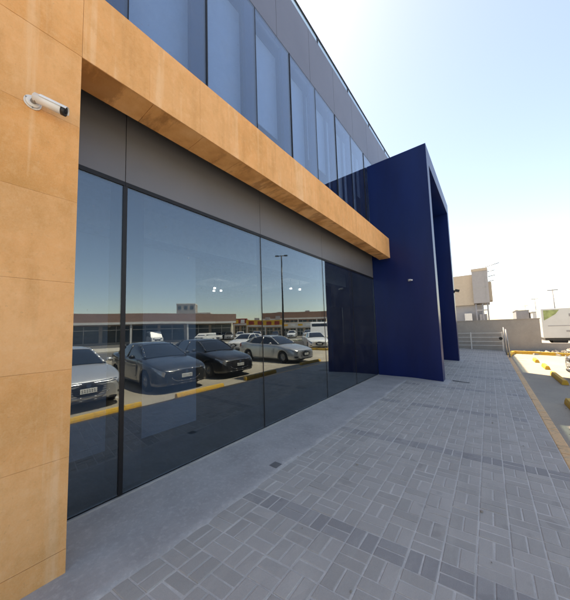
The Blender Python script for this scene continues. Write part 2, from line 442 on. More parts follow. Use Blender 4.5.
# core walls, roof, floors (interior)
onebox('back_wall', M['in_dark'], BL, -11.2, -11, -6, 23.2, -.1, 8.7)
onebox('side_wall', M['beige'], BL, -10.998, GX-.03, -6.2, -6, -.1, 8.7)
onebox('side_wall', M['beige'], BL, -10.998, GX-.03, 23.2, 23.4, -.1, 8.9)
onebox('roof', M['greybox'], BL, -10.998, GX-.14, -5.998, 23.198, 8.4, 8.6)
onebox('ground_floor', M['in_floor'], BL, -10.998, GX-.03, -5.998, 23.198, -.12, .004)
b = MB(); b.box(-10.998, GX-.14, -5.998, 23.198, 3.45, 4.3)
b.build('floor_slab', M['in_ceil'], BL)
b = MB()     # dropped ceiling beams and bulkhead seen through the glass
b.box(-4.25, -3.9, -5.9, 8.6, 3.0, 3.447)
for y in (3.3, 4.8, 6.3, 7.8): b.box(-10.9, -4.252, y, y+.22, 3.2, 3.447)
for x in (-5.6, -7.0, -8.4): b.box(x-.12, x+.12, 2.8, 8.5, 3.3, 3.446)
b.build('ceiling_bulkhead', M['in_ceil'], BL)
onebox('partition_wall', M['in_wall'], BL, -4.36, -4.26, -1.0, 2.78, .005, 2.995)
onebox('partition_wall', M['in_dark'], BL, -10.9, -4.4, 8.25, 8.4, .005, 3.19)
b = MB(); b.box(-3.75, -3.35, -.35, .42, .005, 3.44); b.build('interior_pillar', M['in_wall'], BL)
b = MB(); b.box(-3.5, -3.1, 1.12, 1.34, .005, 3.44); b.build('interior_pillar', M['in_dark'], BL)
for (x, y) in ((-7.39, 5.54), (-7.21, 5.70), (-6.9, 5.2), (-7.0, 7.4), (-5.2, 7.6), (-5.3, 7.2)):
    b = MB(); b.tube((x, y, 2.96), (x, y, 3.0), .035, n=14); b.k = 1; b.tube((x, y, 3.0), (x, y, 3.3), .012, n=6)
    o = b.build('ceiling_lamp', [M['lamp'], M['dark_metal']], BL)

# lower shop windows
joints = [-6, -3.1, -1.02, 1.08, 3.18, 5.28, 6.93, PY0, 9.1, 11.43, 13.76, 14.15, 16.25, 18.35, 20.45, 22.5, 23.2]
for y0, y1 in zip(joints[:-1], joints[1:]):
    if y1 < .5: continue
    if y0 in (PY0, 13.76): continue
    o = onebox('shop_window', M['glass'], BL, GX-.012, GX, max(y0, -1)+.006, y1-.006, .032, ZTG)
    onebox('sill', M['dark_metal'], o, GX-.075, GX-.013, max(y0, -1)+.001, y1-.001, 0.008, .03)
    onebox('head_frame', M['dark_metal'], o, GX-.075, GX+.012, max(y0, -1)+.001, y1-.001, ZTG+.001, ZTG+.045)
for y in joints:
    if .9 < y < 8.6:
        wd = .02 if abs(y-1.08) < .01 else .008
        onebox('mullion', M['dark_metal'], BL, GX-.09, GX+(.012 if wd > .015 else .003), y-wd, y+wd, .0315, ZTG-.001)
onebox('threshold_trim', M['trim'], BL, GX+.001, GX+.022, YC+.002, PY0-.002, .006, .022)
# entrance door inside the portal
b = MB(); b.box(GX-.02, GX+.03, 10.3, 10.36, .032, 2.4); b.box(GX-.02, GX+.03, 12.5, 12.56, .032, 2.4); b.box(GX-.02, GX+.03, 10.361, 12.499, 2.34, 2.4); b.box(GX+.001, GX+.03, 11.40, 11.46, .032, 2.338)
dr = b.build('entrance_door', M['dark_metal'], BL)
b = MB()
for yy in (11.3, 11.56): b.tube((GX+.09, yy, .8), (GX+.09, yy, 1.5), .016, n=8)
b.build('handle', M['steel'], dr)
# grey spandrel between glass and beam
for y0, y1 in zip(joints[:-1], joints[1:]):
    if y1 < .5 or y0 in (PY0, 13.76): continue
    top = 4.40
    onebox('spandrel_panel', M['spandrel'], BL, GX-.06, GX+.004, max(y0, -1)+.0035, y1-.0035, ZTG+.047, top)
# upper windows with blinds, dark mullions, dark bands drawn for inner reflections
n = 0; ups = [round(.03+1.05*k, 3) for k in range(-6, 24)]
rb = random.Random(4)
ZW = 7.5
for y0, y1 in zip(ups[:-1], ups[1:]):
    o = onebox('upper_window', M['glass_up'], BL, GX-.012, GX, y0+.005, y1-.005, 4.402, ZW)
    dz = rb.choice([.9, 1.4, 1.9, 2.3, 2.6, 3.0]); dz = {6: 3.05, 7: 3.05, 8: 3.05, 9: 1.9, 10: 3.05, 11: 1.7, 12: 3.05, 13: 2.8}.get(n, dz)
    onebox('blind', M['blind'], o, GX-.30, GX-.285, y0+.04, y1-.13, ZW-dz, ZW-.02)
    onebox('reflection_band', M['reflection_band'], o, GX-.10, GX-.03, y1-.24, y1-.03, 4.404, ZW-.02)  # dark strip stands in for the inner reflection beside the mullion
    wd = .022 if n % 2 == 0 else .01
    onebox('mullion', M['dark_metal'], BL, GX-.16, GX+(.012 if n % 2 == 0 else .004), y0-wd*.5, y0+wd*.5, 4.403, ZW-.001)
    n += 1
# parapet cladding
pan = [round(-6.27+1.26*k, 3) for k in range(25)]
ZP = 8.9238
for y0, y1 in zip(pan[:-1], pan[1:]):
    onebox('parapet_panel', M['parapet'], BL, GX-.08, GX+.004, y0+.004, y1-.004, ZW+.003, ZP)
onebox('parapet_wall', M['greybox'], BL, GX-.12, GX-.081, -5.9, 24.4, ZW+.003, ZP-.003)
# roof railing: glass strip, posts, dark hand rail
b = MB(); yy = -5.6
rail = MB(); rail.box(GX-.075, GX-.035, -5.8, 24.3, 9.22, 9.25); ro = rail.build('handrail', M['dark_metal'], BL)
yy = -5.6
while yy < 24:
    onebox('railing_glass', M['rail_glass'], BL, GX-.06, GX-.05, yy+.03, yy+1.84, ZP+.005, 9.215)
    onebox('railing_post', M['dark_metal'], BL, GX-.07, GX-.04, yy-.018, yy+.018, ZP+.001, 9.219)
    yy += 1.87

# navy entrance portal
def seam_boxes(b, x0, x1, y0, y1, z0, z1, xs):
    xs = [x0]+[x for x in xs if x0 < x < x1]+[x1]
    for a, c in zip(xs[:-1], xs[1:]): b.box(a+(.0025 if a != x0 else 0), c-(.0025 if c != x1 else 0), y0, y1, z0, z1)
b = MB(); seam_boxes(b, GX+.006, PX, PY0, 9.1, -.09, PZ, []); b.box(GX+.01, PX-.02, PY0+.02, 9.08, .01, PZ-.02)
b.build('portal_side', M['navy'], BL)
b = MB(); seam_boxes(b, GX+.006, PX, 13.76, PY1, -.09, PZ, []); b.box(GX+.01, PX-.02, 13.78, PY1-.02, .01, PZ-.02)
b.build('portal_side', M['navy'], BL)
b = MB(); b.box(GX+.006, PX, 9.103, 13.757, 6.62, PZ); b.build('portal_lintel', M['navy'], BL)

# ------------------------------------------------------------------ cameras and lights on the walls
def bullet_camera(loc, dirv, label, s=1.0, rot_wall=0):
    t = thing('security_camera', label, 'security camera', loc)
    nrm = Vector((1, 0, 0)) if rot_wall == 0 else Vector((0, -1, 0))
    b = MB(); b.tube((0, 0, 0), nrm*.012*s, .045*s, n=24); b.tube(nrm*.012*s, nrm*.022*s, .040*s, .03*s, n=24)
    mp = b.build('mount_plate', M['white_plastic'], t)
    b = MB()
    side = Vector((0, 1, 0)) if rot_wall == 0 else Vector((1, 0, 0))
    for a in (.6, 2.7, 4.7):
        p = side*cos(a)*.038*s+Vector((0, 0, 1))*sin(a)*.038*s; b.tube(p+nrm*.010*s, p+nrm*.0185*s, .0045*s, n=8)
    b.build('screw', M['steel'], mp)
    k = nrm*.055*s+dirv*.008*s
    b = MB(); b.tube(nrm*.02*s, k, .016*s, n=12); b.ball(k, .02*s); b.build('bracket', M['steel'], t)
    a0 = k - dirv*.005*s+Vector((0, 0, .012*s)); a1 = a0+dirv*.165*s
    b = MB(); b.tube(a0, a1, .030*s, n=24); b.tube(a0-dirv*.008*s, a0, .02*s, .030*s, n=24)
    b.build('housing', M['white_plastic'], t)
    b = MB(); b.tube(a1-dirv*.016*s, a1+dirv*.006*s, .0306*s, n=24)
    face = b.build('lens_face', M['black_plastic'], t)
    b = MB(); b.tube(a1+dirv*.006*s, a1+dirv*.010*s, .013*s, n=16); b.build('lens', M['lens'], face)
    # rain hood: half shell above the tube
    q = dirv.to_track_quat('Z', 'Y'); b = MB(); rows = []
    upl = q.inverted() @ Vector((0, 0, 1)); a_up = math.atan2(upl.y, upl.x)
    for L in (.03, .178):
        rows.append([tuple(a0+q @ Vector((.035*s*cos(a_up+t), .035*s*sin(a_up+t), L*s))) for t in [(-1.5+3*i/16) for i in range(17)]])
    for L in (.178, .03):
        rows.append([tuple(a0+q @ Vector((.033*s*cos(a_up+t), .033*s*sin(a_up+t), L*s))) for t in [(-1.5+3*i/16) for i in range(17)]])
    rows.append(rows[0]); b.grid(rows); b.build('rain_hood', [M['white_plastic']], t)
    return t
bullet_camera((XC+.001, .275, 3.205), Vector((.42, .86, -.27)).normalized(), 'white bullet security camera on the orange stone column, with black lens face', 1.02)
# small flood lamp on the navy portal face, and one on its far leg
t = thing('wall_lamp', 'tiny white lamp fixed low on the near dark blue portal wall', 'wall lamp', (-1.82, PY0, 2.98))
b = MB(); b.box(-.05, .03, -.02, -.001, -.03, .03, bev=.004); b.build('mount_plate', M['white_plastic'], t)
b = MB(); b.tube((-.02, -.02, 0), (.02, -.09, -.01), .028, n=14); b.tube((.02, -.09, -.01), (.09, -.13, -.025), .022, n=14); b.build('lamp_head', M['white_plastic'], t)
t = thing('wall_lamp', 'small dark lamp on the front edge of the far portal leg', 'wall lamp', (PX, 13.95, 3.03))
b = MB(); b.box(.001, .03, -.05, .05, -.06, .06, bev=.004); b.build('mount_plate', M['dark_metal'], t)
b = MB(); b.obox((.12, -.02, .03), (.16, .16, .10), .2, 0, .3); b.tube((.02, 0, 0), (.1, 0, .03), .02, n=8); b.build('lamp_head', M['dark_metal'], t)

# drains
t = thing('drain_grate', 'narrow dark drain grate in the paving at the foot of the portal', 'drain', (-.74, 9.04, fz(-.74)+.004)); t.rotation_euler.y = .05
b = MB(); b.box(-.2, .2, -.045, .045, 0, .003); b.build('channel', M['black_plastic'], t)
b = MB()
for i in range(14): b.box(-.195+i*.029, -.18+i*.029, -.043, .043, .0035, .007)
b.build('grate', M['dark_metal'], t)
M['drain'] = plain('worn_iron', (.17, .165, .16), .8)
t = thing('drain_cover', 'small square grey drain cover between cement strip and pavers', 'drain', (-2.09, 2.42, .006))
b = MB(); b.box(-.055, .055, -.055, .055, -.004, .002); b.build('frame', M['drain'], t)
b = MB()
for i in range(5): b.box(-.045+i*.02, -.035+i*.02, -.045, .045, .0025, .0045)
b.build('grate', M['drain'], t)

# ------------------------------------------------------------------ wheel stops
def wheel_stop(x, y0, y1, label, z=.13, rz=0):
    L = y1-y0; t = MB(); h = .13; w = .15
    prof = [(-w/2, 0), (-w/2+.01, h*.55), (-w/2+.035, h), (w/2-.035, h), (w/2-.01, h*.55), (w/2, 0)]
    rows = [[(px, s, pz) for px, pz in prof] for s in (-L/2, -L/2+.001, L/2-.001, L/2)]
    t.grid(rows, close=True, smooth=False)
    t.quad([(px, -L/2, pz) for px, pz in prof]); t.quad([(px, L/2, pz) for px, pz in prof])
    o = t.build('wheel_stop', M['yellow']); o.location = (x, (y0+y1)/2, LOT+.004); o.rotation_euler.z = rz
    mod = o.modifiers.new('bevel', 'BEVEL'); mod.width = .008; mod.segments = 2; mod.limit_method = 'ANGLE'
    return tag(o, label, 'wheel stop', 'yellow wheel stops along the kerb')
wheel_stop(1.08, 1.25, 3.0, 'yellow wheel stop reflected before the silver car beside the column', rz=0)
wheel_stop(1.08, 3.95, 5.55, 'yellow wheel stop between the dark blue sedan and black sedan, in the reflection')
wheel_stop(1.25, 6.7, 8.4, 'yellow wheel stop in shade in front of the black sedan')
wheel_stop(1.58, 10.8, 12.6, 'largest yellow wheel stop at right edge of the photo, before the silver-grey sedan nose')
wheel_stop(1.62, 13.9, 14.8, 'second yellow wheel stop from the right edge, in the sun')
wheel_stop(1.56, 16.0, 16.9, 'farthest small yellow wheel stop near the steel posts')

# ------------------------------------------------------------------ cars
def lerp_tab(tab, s):
    if s <= tab[0][0]: return tab[0][1]
    for (a, va), (c, vc) in zip(tab[:-1], tab[1:]):
        if s <= c:
            t = (s-a)/(c-a); return va+(vc-va)*t
    return tab[-1][1]
def smooth_tab(tab, s, w=.12):
    return (lerp_tab(tab, s-w)+2*lerp_tab(tab, s-w/2)+2*lerp_tab(tab, s)+2*lerp_tab(tab, s+w/2)+lerp_tab(tab, s+w))/8

def sedan(loc, rz, paint, label, group='cars parked nose-in to the kerb', name='sedan', detail=True, suv=0):
    t = thing(name, label, 'car', loc, rz, group)
    L = 4.62
    ZT = [(0, .60), (.05, .66), (.15, .72), (.35, .79), (.7, .86), (1.1, .93), (1.4, .98), (2.2, 1.0), (3.4, 1.03), (3.75, 1.08), (4.3, 1.09), (4.5, 1.05), (4.58, .96), (4.62, .86)]
    HW = [(0, .60), (.03, .68), (.1, .76), (.22, .83), (.45, .875), (.9, .9), (2, .905), (3.6, .905), (4.1, .88), (4.4, .82), (4.55, .74), (4.62, .62)]
    ZB = [(0, .27), (.06, .21), (.3, .18), (4.2, .2), (4.5, .26), (4.62, .34)]
    SW = (.92, 3.62); RA = .365
    def ring(s, off=0):
        w = smooth_tab(HW, s, .04) if .1 < s < 4.5 else lerp_tab(HW, s); zt = smooth_tab(ZT, s, .1) if .2 < s < 4.4 else lerp_tab(ZT, s); zb = lerp_tab(ZB, s)
        za = zb+.02; fl = 0
        for c in SW:
            d = abs(s-c)
            if d < RA: za = max(za, .32+sqrt(RA*RA-d*d))
            if d < .55: fl = max(fl, .022*(1-(d/.55)**2))
        w += fl
        zsh = zt-.075; H = [za]
        p = [(0, zb), (w-.26, zb), (w-.25, za-.005), (w-.035, za-.005), (w-.008, za+.02)]
        for k in range(1, 7):
            f = k/6; z = za+.02+(zsh-za-.02)*f
            if z < .45: ww = w-.008+.008*min(1, (z-za)/.1)
            else: ww = w - .035*((z-.45)/(zsh-.45+1e-6))**1.5
            # body crease
            if .68 < z < .80 and .5 < s < 4.3: ww += .006
            p.append((ww, z))
        wt = w-.035
        p += [(wt-.02, zsh+.035), (wt-.07, zt-.012), (wt-.16, zt+.004), (wt*.55, zt+.022), (wt*.25, zt+.03), (0, zt+.032)]
        return [(s, x, z) for x, z in p]
    def pt(s, v, off=.0):
        r = ring(s); i = min(int(v), len(r)-2); f = v-i
        a, c = Vector(r[i]), Vector(r[i+1]); q = a.lerp(c, f)
        d = Vector((0, c.z-a.z, -(c.y-a.y)));  d = d.normalized() if d.length > 1e-6 else Vector((0, 1, 0))
        nx = -.8 if s < .15 else (-.35 if s < .5 else (.8 if s > 4.5 else 0))
        return q+(d+Vector((nx, 0, 0)))*off
    def C(p, sg=1): return (p[0]-L/2, p[1]*sg, p[2])
    st = [0, .02, .05, .1, .16, .24, .34]+[.4+.06*i for i in range(69)]+[4.52, 4.56, 4.59, 4.62]
    st = sorted(set(round(x, 3) for x in st if x <= L))
    b = MB(); rows = []
    for s in st:
        r = ring(s); rows.append([C(p) for p in r]+[C(p, -1) for p in reversed(r[1:-1])])
    b.grid(rows, close=True); b.quad(rows[0]); b.quad(rows[-1])
    body = b.build('body', paint, t)
    # greenhouse
    ZR = [(1.28, .985), (1.55, 1.15), (1.85, 1.31), (2.1, 1.405), (2.4, 1.445), (2.8, 1.455), (3.15, 1.43), (3.45, 1.36), (3.75, 1.23), (4.0, 1.095)]
    def gr(s, off=0, lo=0):
        zr = smooth_tab(ZR, s, .08) if 1.4 < s < 3.9 else lerp_tab(ZR, s); zr += off
        f = max(0, (zr-.985)/.47); wb = .80-.02*abs(s-2.6)-.06*max(0, (s-3.3)); wt = wb-.20*f
        zb = .97
        return [(wb, zb), (wb-(wb-wt)*.5, zb+(zr-zb)*.5), (wt+.0, zr-.05*f-.005), (wt-.05, zr-.012*f), (wt-.16, zr+.006), (wt*.4, zr+.018), (0, zr+.022)]
    gs = [1.28+.068*i for i in range(41)]
    b = MB(); rows = []
    for s in gs:
        r = gr(s); rows.append([(s-L/2, x, z) for x, z in r]+[(s-L/2, -x, z) for x, z in reversed(r[:-1])])
    b.grid(rows); b.build('windows', M['carglass'], t)
    b = MB(); rows = []
    for s in [2.02+.05*i for i in range(28)]:
        r = gr(s, .009)[2:]; rr = [(r[0][0]+.012, r[0][1]-.03)]+r
        rows.append([(s-L/2, x, z) for x, z in rr]+[(s-L/2, -x, z) for x, z in reversed(rr[:-1])])
    b.grid(rows); b.build('roof', paint, t)
    for sg in (1, -1):
        b = MB()
        def rail(ss, i, rad, off=0):
            pp = [Vector((s-L/2, gr(s)[i][0]*sg, gr(s)[i][1])) for s in ss]
            for a, c in zip(pp[:-1], pp[1:]): b.tube(a, c, rad, n=8)
        rail([1.3, 1.5, 1.7, 1.9, 2.06, 2.2], 3, .032)
        rail([3.3, 3.45, 3.6, 3.75, 3.9, 4.0], 3, .05)
        for s0, s1 in ((2.62, 2.66), (3.52, 3.78)):
            a = gr(s0); c = gr(s1 if s1 < 3 else 3.45)
            b.tube((s1-L/2, (a[0][0]+.0)*sg, .98), ((s0 if s1 < 3 else 3.42)-L/2, c[2][0]*sg, c[2][1]), .03 if s1 < 3 else .055, n=8)
        b.build('pillar', paint, t)
    # wheels
    for s in SW:
        for sg in (1, -1):
            b = MB(); y1 = .895*sg; y0 = .69*sg; x = s-L/2
            prof = [(.20, 0), (.29, 0), (.315, .03), (.32, .08), (.315, .17), (.28, .205), (.2, .205)]
            rows = [[(x+r*cos(a), y0+(y1-y0)*(d/.205), .32+r*sin(a)) for a in [2*pi*i/28 for i in range(28)]] for r, d in prof]
            b.grid(rows, close=True); wh = b.build('wheel', M['rubber'], t)
            b = MB(); yo = y1-.018*sg
            b.tube((x, yo-.06*sg, .32), (x, yo-.05*sg, .32), .205, n=28)
            for i in range(28):
                pass
            rows = [[(x+r*cos(a), yo-d*sg, .32+r*sin(a)) for a in [2*pi*i/28 for i in range(28)]] for r, d in ((.195, 0), (.21, -.004), (.208, .05))]
            b.grid(rows, close=True)
            for k in range(10):
                a = 2*pi*k/10; p0 = Vector((x+.03*cos(a), yo-.0*sg, .32+.03*sin(a))); p1 = Vector((x+.2*cos(a), yo-.006*sg, .32+.2*sin(a)))
                b.tube(p0, p1, .018, .012, n=6)
            b.tube((x, yo-.02*sg, .32), (x, yo+.004*sg, .32), .035, n=12)
            b.build('rim', M['alloy'], wh)
    if not detail: 
        pass
    # lamps, grille, plate, mirrors, handles
    for sg in (1, -1):
        b = MB(); vs = [8.3, 9.0, 9.6, 10.2, 10.8, 11.3]; ss = [.035, .08, .13, .2, .28, .38, .5]
        rows = []
        for k, s in enumerate(ss):
            f = k/(len(ss)-1); v0 = 8.4+1.5*f; v1 = 11.3-.9*f
            rows.append([C(pt(s, v0+(v1-v0)*q/6, .007), sg) for q in range(7)])
        b.grid(rows); b.build('headlight', M['headlight'], t)
        b = MB(); rows = []
        for s in (.015, .05, .1, .16):
            rows.append([C(pt(s, v, .006), sg) for v in (5.2, 5.7, 6.2)])
        b.grid(rows); b.build('fog_light', M['black_plastic'], t)
        b = MB(); rows = []
        for s in (4.30, 4.38, 4.46, 4.53, 4.58):
            rows.append([C(pt(s, v, .007), sg) for v in (8.6, 9.2, 9.8, 10.6)])
        b.grid(rows); b.build('tail_light', M['red'], t)
        b = MB(); b.ball((1.72-L/2, .99*sg, 1.04), .1, (.75, 1.05, .68)); b.tube((1.78-L/2, .86*sg, .99), (1.74-L/2, .96*sg, 1.02), .02, n=8)
        b.build('mirror', paint, t)
        for sa, sb in ((1.55, 2.64), (2.66, 3.42)):
            # door seam outline and handle
            b = MB()
            for s in (sa, sb):
                pp = [Vector(C(pt(s+.0, v, .0008), sg)) for v in (4.3, 5, 6, 7, 8, 9, 10, 10.8)]
                for a, c in zip(pp[:-1], pp[1:]): b.tube(a, c, .0035, n=4, caps=False)
            pp = [Vector(C(pt(s, 4.3, .0008), sg)) for s in [sa+(sb-sa)*q/6 for q in range(7)]]
            for a, c in zip(pp[:-1], pp[1:]): b.tube(a, c, .0035, n=4, caps=False)
            d = b.build('door_seam', M['black_plastic'], t)
            h = Vector(C(pt(sb-.16, 9.2, .02), sg)); b = MB(); b.tube(h-Vector((.09, 0, 0)), h+Vector((.09, 0, 0)), .013, n=8); b.build('handle', M['chrome'], t)
    x = -L/2
    gw = .50
    b = MB(); rows = []
    for z, w, dx in ((.36, .30, -.02), (.42, .40, -.022), (.55, gw, -.018), (.63, gw-.02, .0), (.66, gw-.08, .018)):
        rows.append([(x+dx+.035*(q/8*2-1)**2*1.2, w*(q/8*2-1), z) for q in range(9)])
    b.grid(rows); rows2 = [[(p[0]+.09, p[1], p[2]) for p in r] for r in rows]; b.grid(rows2)
    for i in range(len(rows)-1):
        for q in (0, 8): b.quad([rows[i][q], rows[i+1][q], rows2[i+1][q], rows2[i][q]])
    b.quad(rows[-1]+rows2[-1][::-1]); b.quad(rows[0]+rows2[0][::-1])
    gob = b.build('grille', M['black_plastic'], t)
    b = MB()
    for z in (.42, .47, .52, .57, .62): b.tube((x-.026, -.40, z), (x-.032, 0, z), .006, n=6); b.tube((x-.032, 0, z), (x-.026, .40, z), .006, n=6)
    b.build('slat', M['dark_metal'], gob)
    b = MB()
    pts = [Vector((x+.03, -.62, .685)), Vector((x-.005, -.45, .672)), Vector((x-.012, 0, .668)), Vector((x-.005, .45, .672)), Vector((x+.03, .62, .685))]
    for a, c in zip(pts[:-1], pts[1:]): b.tube(a, c, .014, n=8)
    pts = [Vector((x+.04, -.50, .64)), Vector((x+.0, -.44, .42)), Vector((x-.02, -.30, .345)), Vector((x-.03, 0, .335)), Vector((x-.02, .30, .345)), Vector((x+.0, .44, .42)), Vector((x+.04, .5, .64))]
    for a, c in zip(pts[:-1], pts[1:]): b.tube(a, c, .009, n=8)
    b.build('chrome_bar', M['chrome'], t)
    b = MB(); b.tube((x-.04, 0, .60), (x-.03, 0, .60), .05, n=18); b.build('badge', M['chrome'], t)
    b = MB(); b.box(x-.052, x-.038, -.17, .17, .43, .54, bev=.003); pl = b.build('licence_plate', M['plate'], t)
    b = MB()
    for k in range(6): b.box(x-.0535, x-.0525, -.14+k*.05, -.115+k*.05, .455, .475); b.box(x-.0535, x-.0525, -.14+k*.05, -.12+k*.05, .495, .515)
    b.build('plate_marks', M['black_plastic'], pl)
    b = MB()
    pts = [(x+.12, .72), (x+.02, .58), (x-.025, .3), (x-.03, 0), (x-.025, -.3), (x+.02, -.58), (x+.12, -.72)]
    for (xa, ya), (xb, yb_) in zip(pts[:-1], pts[1:]): b.tube((xa, ya, .255), (xb, yb_, .255), .028, n=8)
    b.build('bumper_lip', M['black_plastic'], t)
    b = MB(); 
    for yy in (-.42, .05):     # wipers
        b.tube((1.33-L/2, yy, 1.012), (1.42-L/2, yy+.38, 1.085), .008, n=6)
    b.build('wiper', M['black_plastic'], t)
    b = MB(); b.box(L/2-.01, L/2+.012, -.17, .17, .62, .73, bev=.003); b.build('rear_plate', M['plate'], t)
    return t

silver = mat_paint('silver_car_paint', (.62, .64, .66), .55)
silver2 = mat_paint('warm_silver_paint', (.50, .51, .51), .55)
navyp = mat_paint('dark_blue_grey_paint', (.03, .036, .044), .4)
blackp = mat_paint('black_car_paint', (.012, .013, .016), .2)
whitep = mat_paint('white_car_paint', (.78, .78, .76), 0)
sedan((1.85+2.31, 2.1, LOT), 0, silver, 'silver sedan nearest the orange column in the reflection, wide dark grille facing the glass')
sedan((1.75+2.31, 4.75, LOT), R(2), navyp, 'dark blue-grey sedan second from the column, seen reflected behind the wide pane')
sedan((2.0+2.31, 7.2, LOT), R(1), blackp, 'black sedan reflected between the dark blue sedan and the silver-grey one')
sedan((1.88+2.31, 11.85, LOT), R(2), silver2, 'silver-grey sedan right of the black sedan, its nose at the right edge of the photo')
sedan((7.0, 21.0, LOT), R(48), whitep, 'white sedan parked across the car park before the white van, in the reflection', 'cars parked far off before the shops')

def van(loc, rz, paint, label, W=1.8, L=4.6, H=1.95, name='van', group=None, cat='van'):
    t = thing(name, label, cat, loc, rz, group)
    b = MB(); x = -L/2
    prof = [(x+.02, .3), (x, .5), (x+.03, .85), (x+.45, 1.0), (x+.95, H-.12), (x+1.25, H-.02), (x+1.6, H), (L/2-.12, H), (L/2-.02, H-.15), (L/2, .9), (L/2-.02, .3)]
    rows = []
    for f, yy in ((.0, -W/2+.0), (1, -W/2), (1, W/2), (0, W/2)):
        sc = .97 if f == 0 else 1
        rows.append([(px*sc, yy*(1 if z < 1.1 else .93) * (1.0 if f else 1.0), z) for px, z in prof])
    b.grid(rows[1:3], smooth=False); b.quad(rows[1]); b.quad(rows[2]); b.quad([rows[1][0], rows[2][0], rows[2][-1], rows[1][-1]])
    b.build('body', paint, t)
    b = MB(); e = .012
    b.quad([(x+.53-e, -W*.42, 1.09), (x+.53-e, W*.42, 1.09), (x+.92-e, W*.40, H-.2), (x+.92-e, -W*.40, H-.2)]); b.build('windscreen', M['carglass'], t)
    for sg in (1, -1):
        b = MB()
        for a, c in ((x+1.0, x+1.7), (x+1.8, x+2.9), (x+3.0, x+4.2)):
            b.quad([(a, W/2*sg*.965+.02*sg, 1.12), (c, W/2*sg*.965+.02*sg, 1.12), (c, (W/2*.93+.012)*sg, H-.25), (a+(.1 if a < x+1.2 else 0), (W/2*.93+.012)*sg, H-.25)])
        b.build('side_window', M['carglass'], t)
        for s in (x+.85, L/2-.9):
            b = MB(); b.tube((s, sg*(W/2-.2), .31), (s, sg*(W/2+.01), .31), .31, n=20); w_ = b.build('wheel', M['rubber'], t)
            b = MB(); b.tube((s, sg*(W/2), .31), (s, sg*(W/2+.018), .31), .18, n=14); b.build('rim', M['alloy'], w_)
        b = MB(); b.box(x-.015, x+.05, sg*W*.33-.14, sg*W*.33+.14, .66, .82); b.build('headlight', M['headlight'], t)
        b = MB(); b.ball((x+.85, sg*(W/2+.12), 1.15), .1, (.5, 1, 1.2)); b.build('mirror', M['black_plastic'], t)
    b = MB(); b.box(x-.02, x+.0, -.45, .45, .45, .64); b.build('grille', M['black_plastic'], t)
    b = MB(); b.box(x-.032, x-.021, -.18, .18, .34, .44); b.build('licence_plate', M['plate'], t)
    return t
van((9.0, 25.4, LOT), R(60), whitep, 'white van facing the car park, reflected at the right end of the clear glass', 1.95, 4.8, 2.5)
van((39.5, 21.5, LOT), R(8), whitep, 'white van parked before the long brown shop row, left part of the reflection', 1.8, 4.6, 1.95)
van((30.5, 25.5, LOT), R(70), whitep, 'small white van driving on the road, reflected right of the pale indoor panel', 1.6, 3.6, 1.5)
row = [((35.5, 31.7), R(40), whitep, 'white car parked first from the left before the red shop'), ((33.9, 33.2), R(42), silver2, 'grey car parked second from the left before the red shop'),
       ((32.3, 34.8), R(44), whitep, 'white car parked third from the left before the red shop'), ((30.3, 37.2), R(48), silver, 'silver car parked alone before the yellow shop'),
       ((27.6, 40.0), R(60), blackp, 'black car parked right of the yellow shop front'), ((25.4, 42.5), R(60), whitep, 'white car parked before the brown block, left one'), ((23.2, 45), R(60), silver2, 'grey car parked before the brown block, right one')]
for (x, y), rz, p, lb in row: sedan((x, y, LOT), rz, p, lb, 'cars parked far off before the shops', detail=False)
sedan((12.5, 17.6, LOT), R(75), whitep, 'white car reflected behind the silver-grey sedan roof, beside the lamp post', 'cars parked far off before the shops')

# ------------------------------------------------------------------ street lamp
def street_lamp(x, y, h, label):
    t = thing('street_lamp', label, 'street lamp', (x, y, LOT))
    b = MB(); b.tube((0, 0, .25), (0, 0, h), .11, .06, n=12); b.build('pole', M['dark_metal'], t)
    b = MB(); b.box(-.22, .22, -.22, .22, 0, .25, bev=.02); b.build('base', M['median'], t)
    b = MB(); b.tube((-.35, .2, h-.05), (.35, -.2, h-.05), .04, n=8); b.build('arm', M['dark_metal'], t)
    for s in (-1, 1):
        b = MB(); b.obox((s*.4, -s*.23, h-.05), (.35, .24, .1), -.52); b.build('lamp_head', M['dark_metal'], t)
street_lamp(10.96, 21.37, 9.6, 'tall dark double-headed lamp post reflected in the glass, left of the portal')

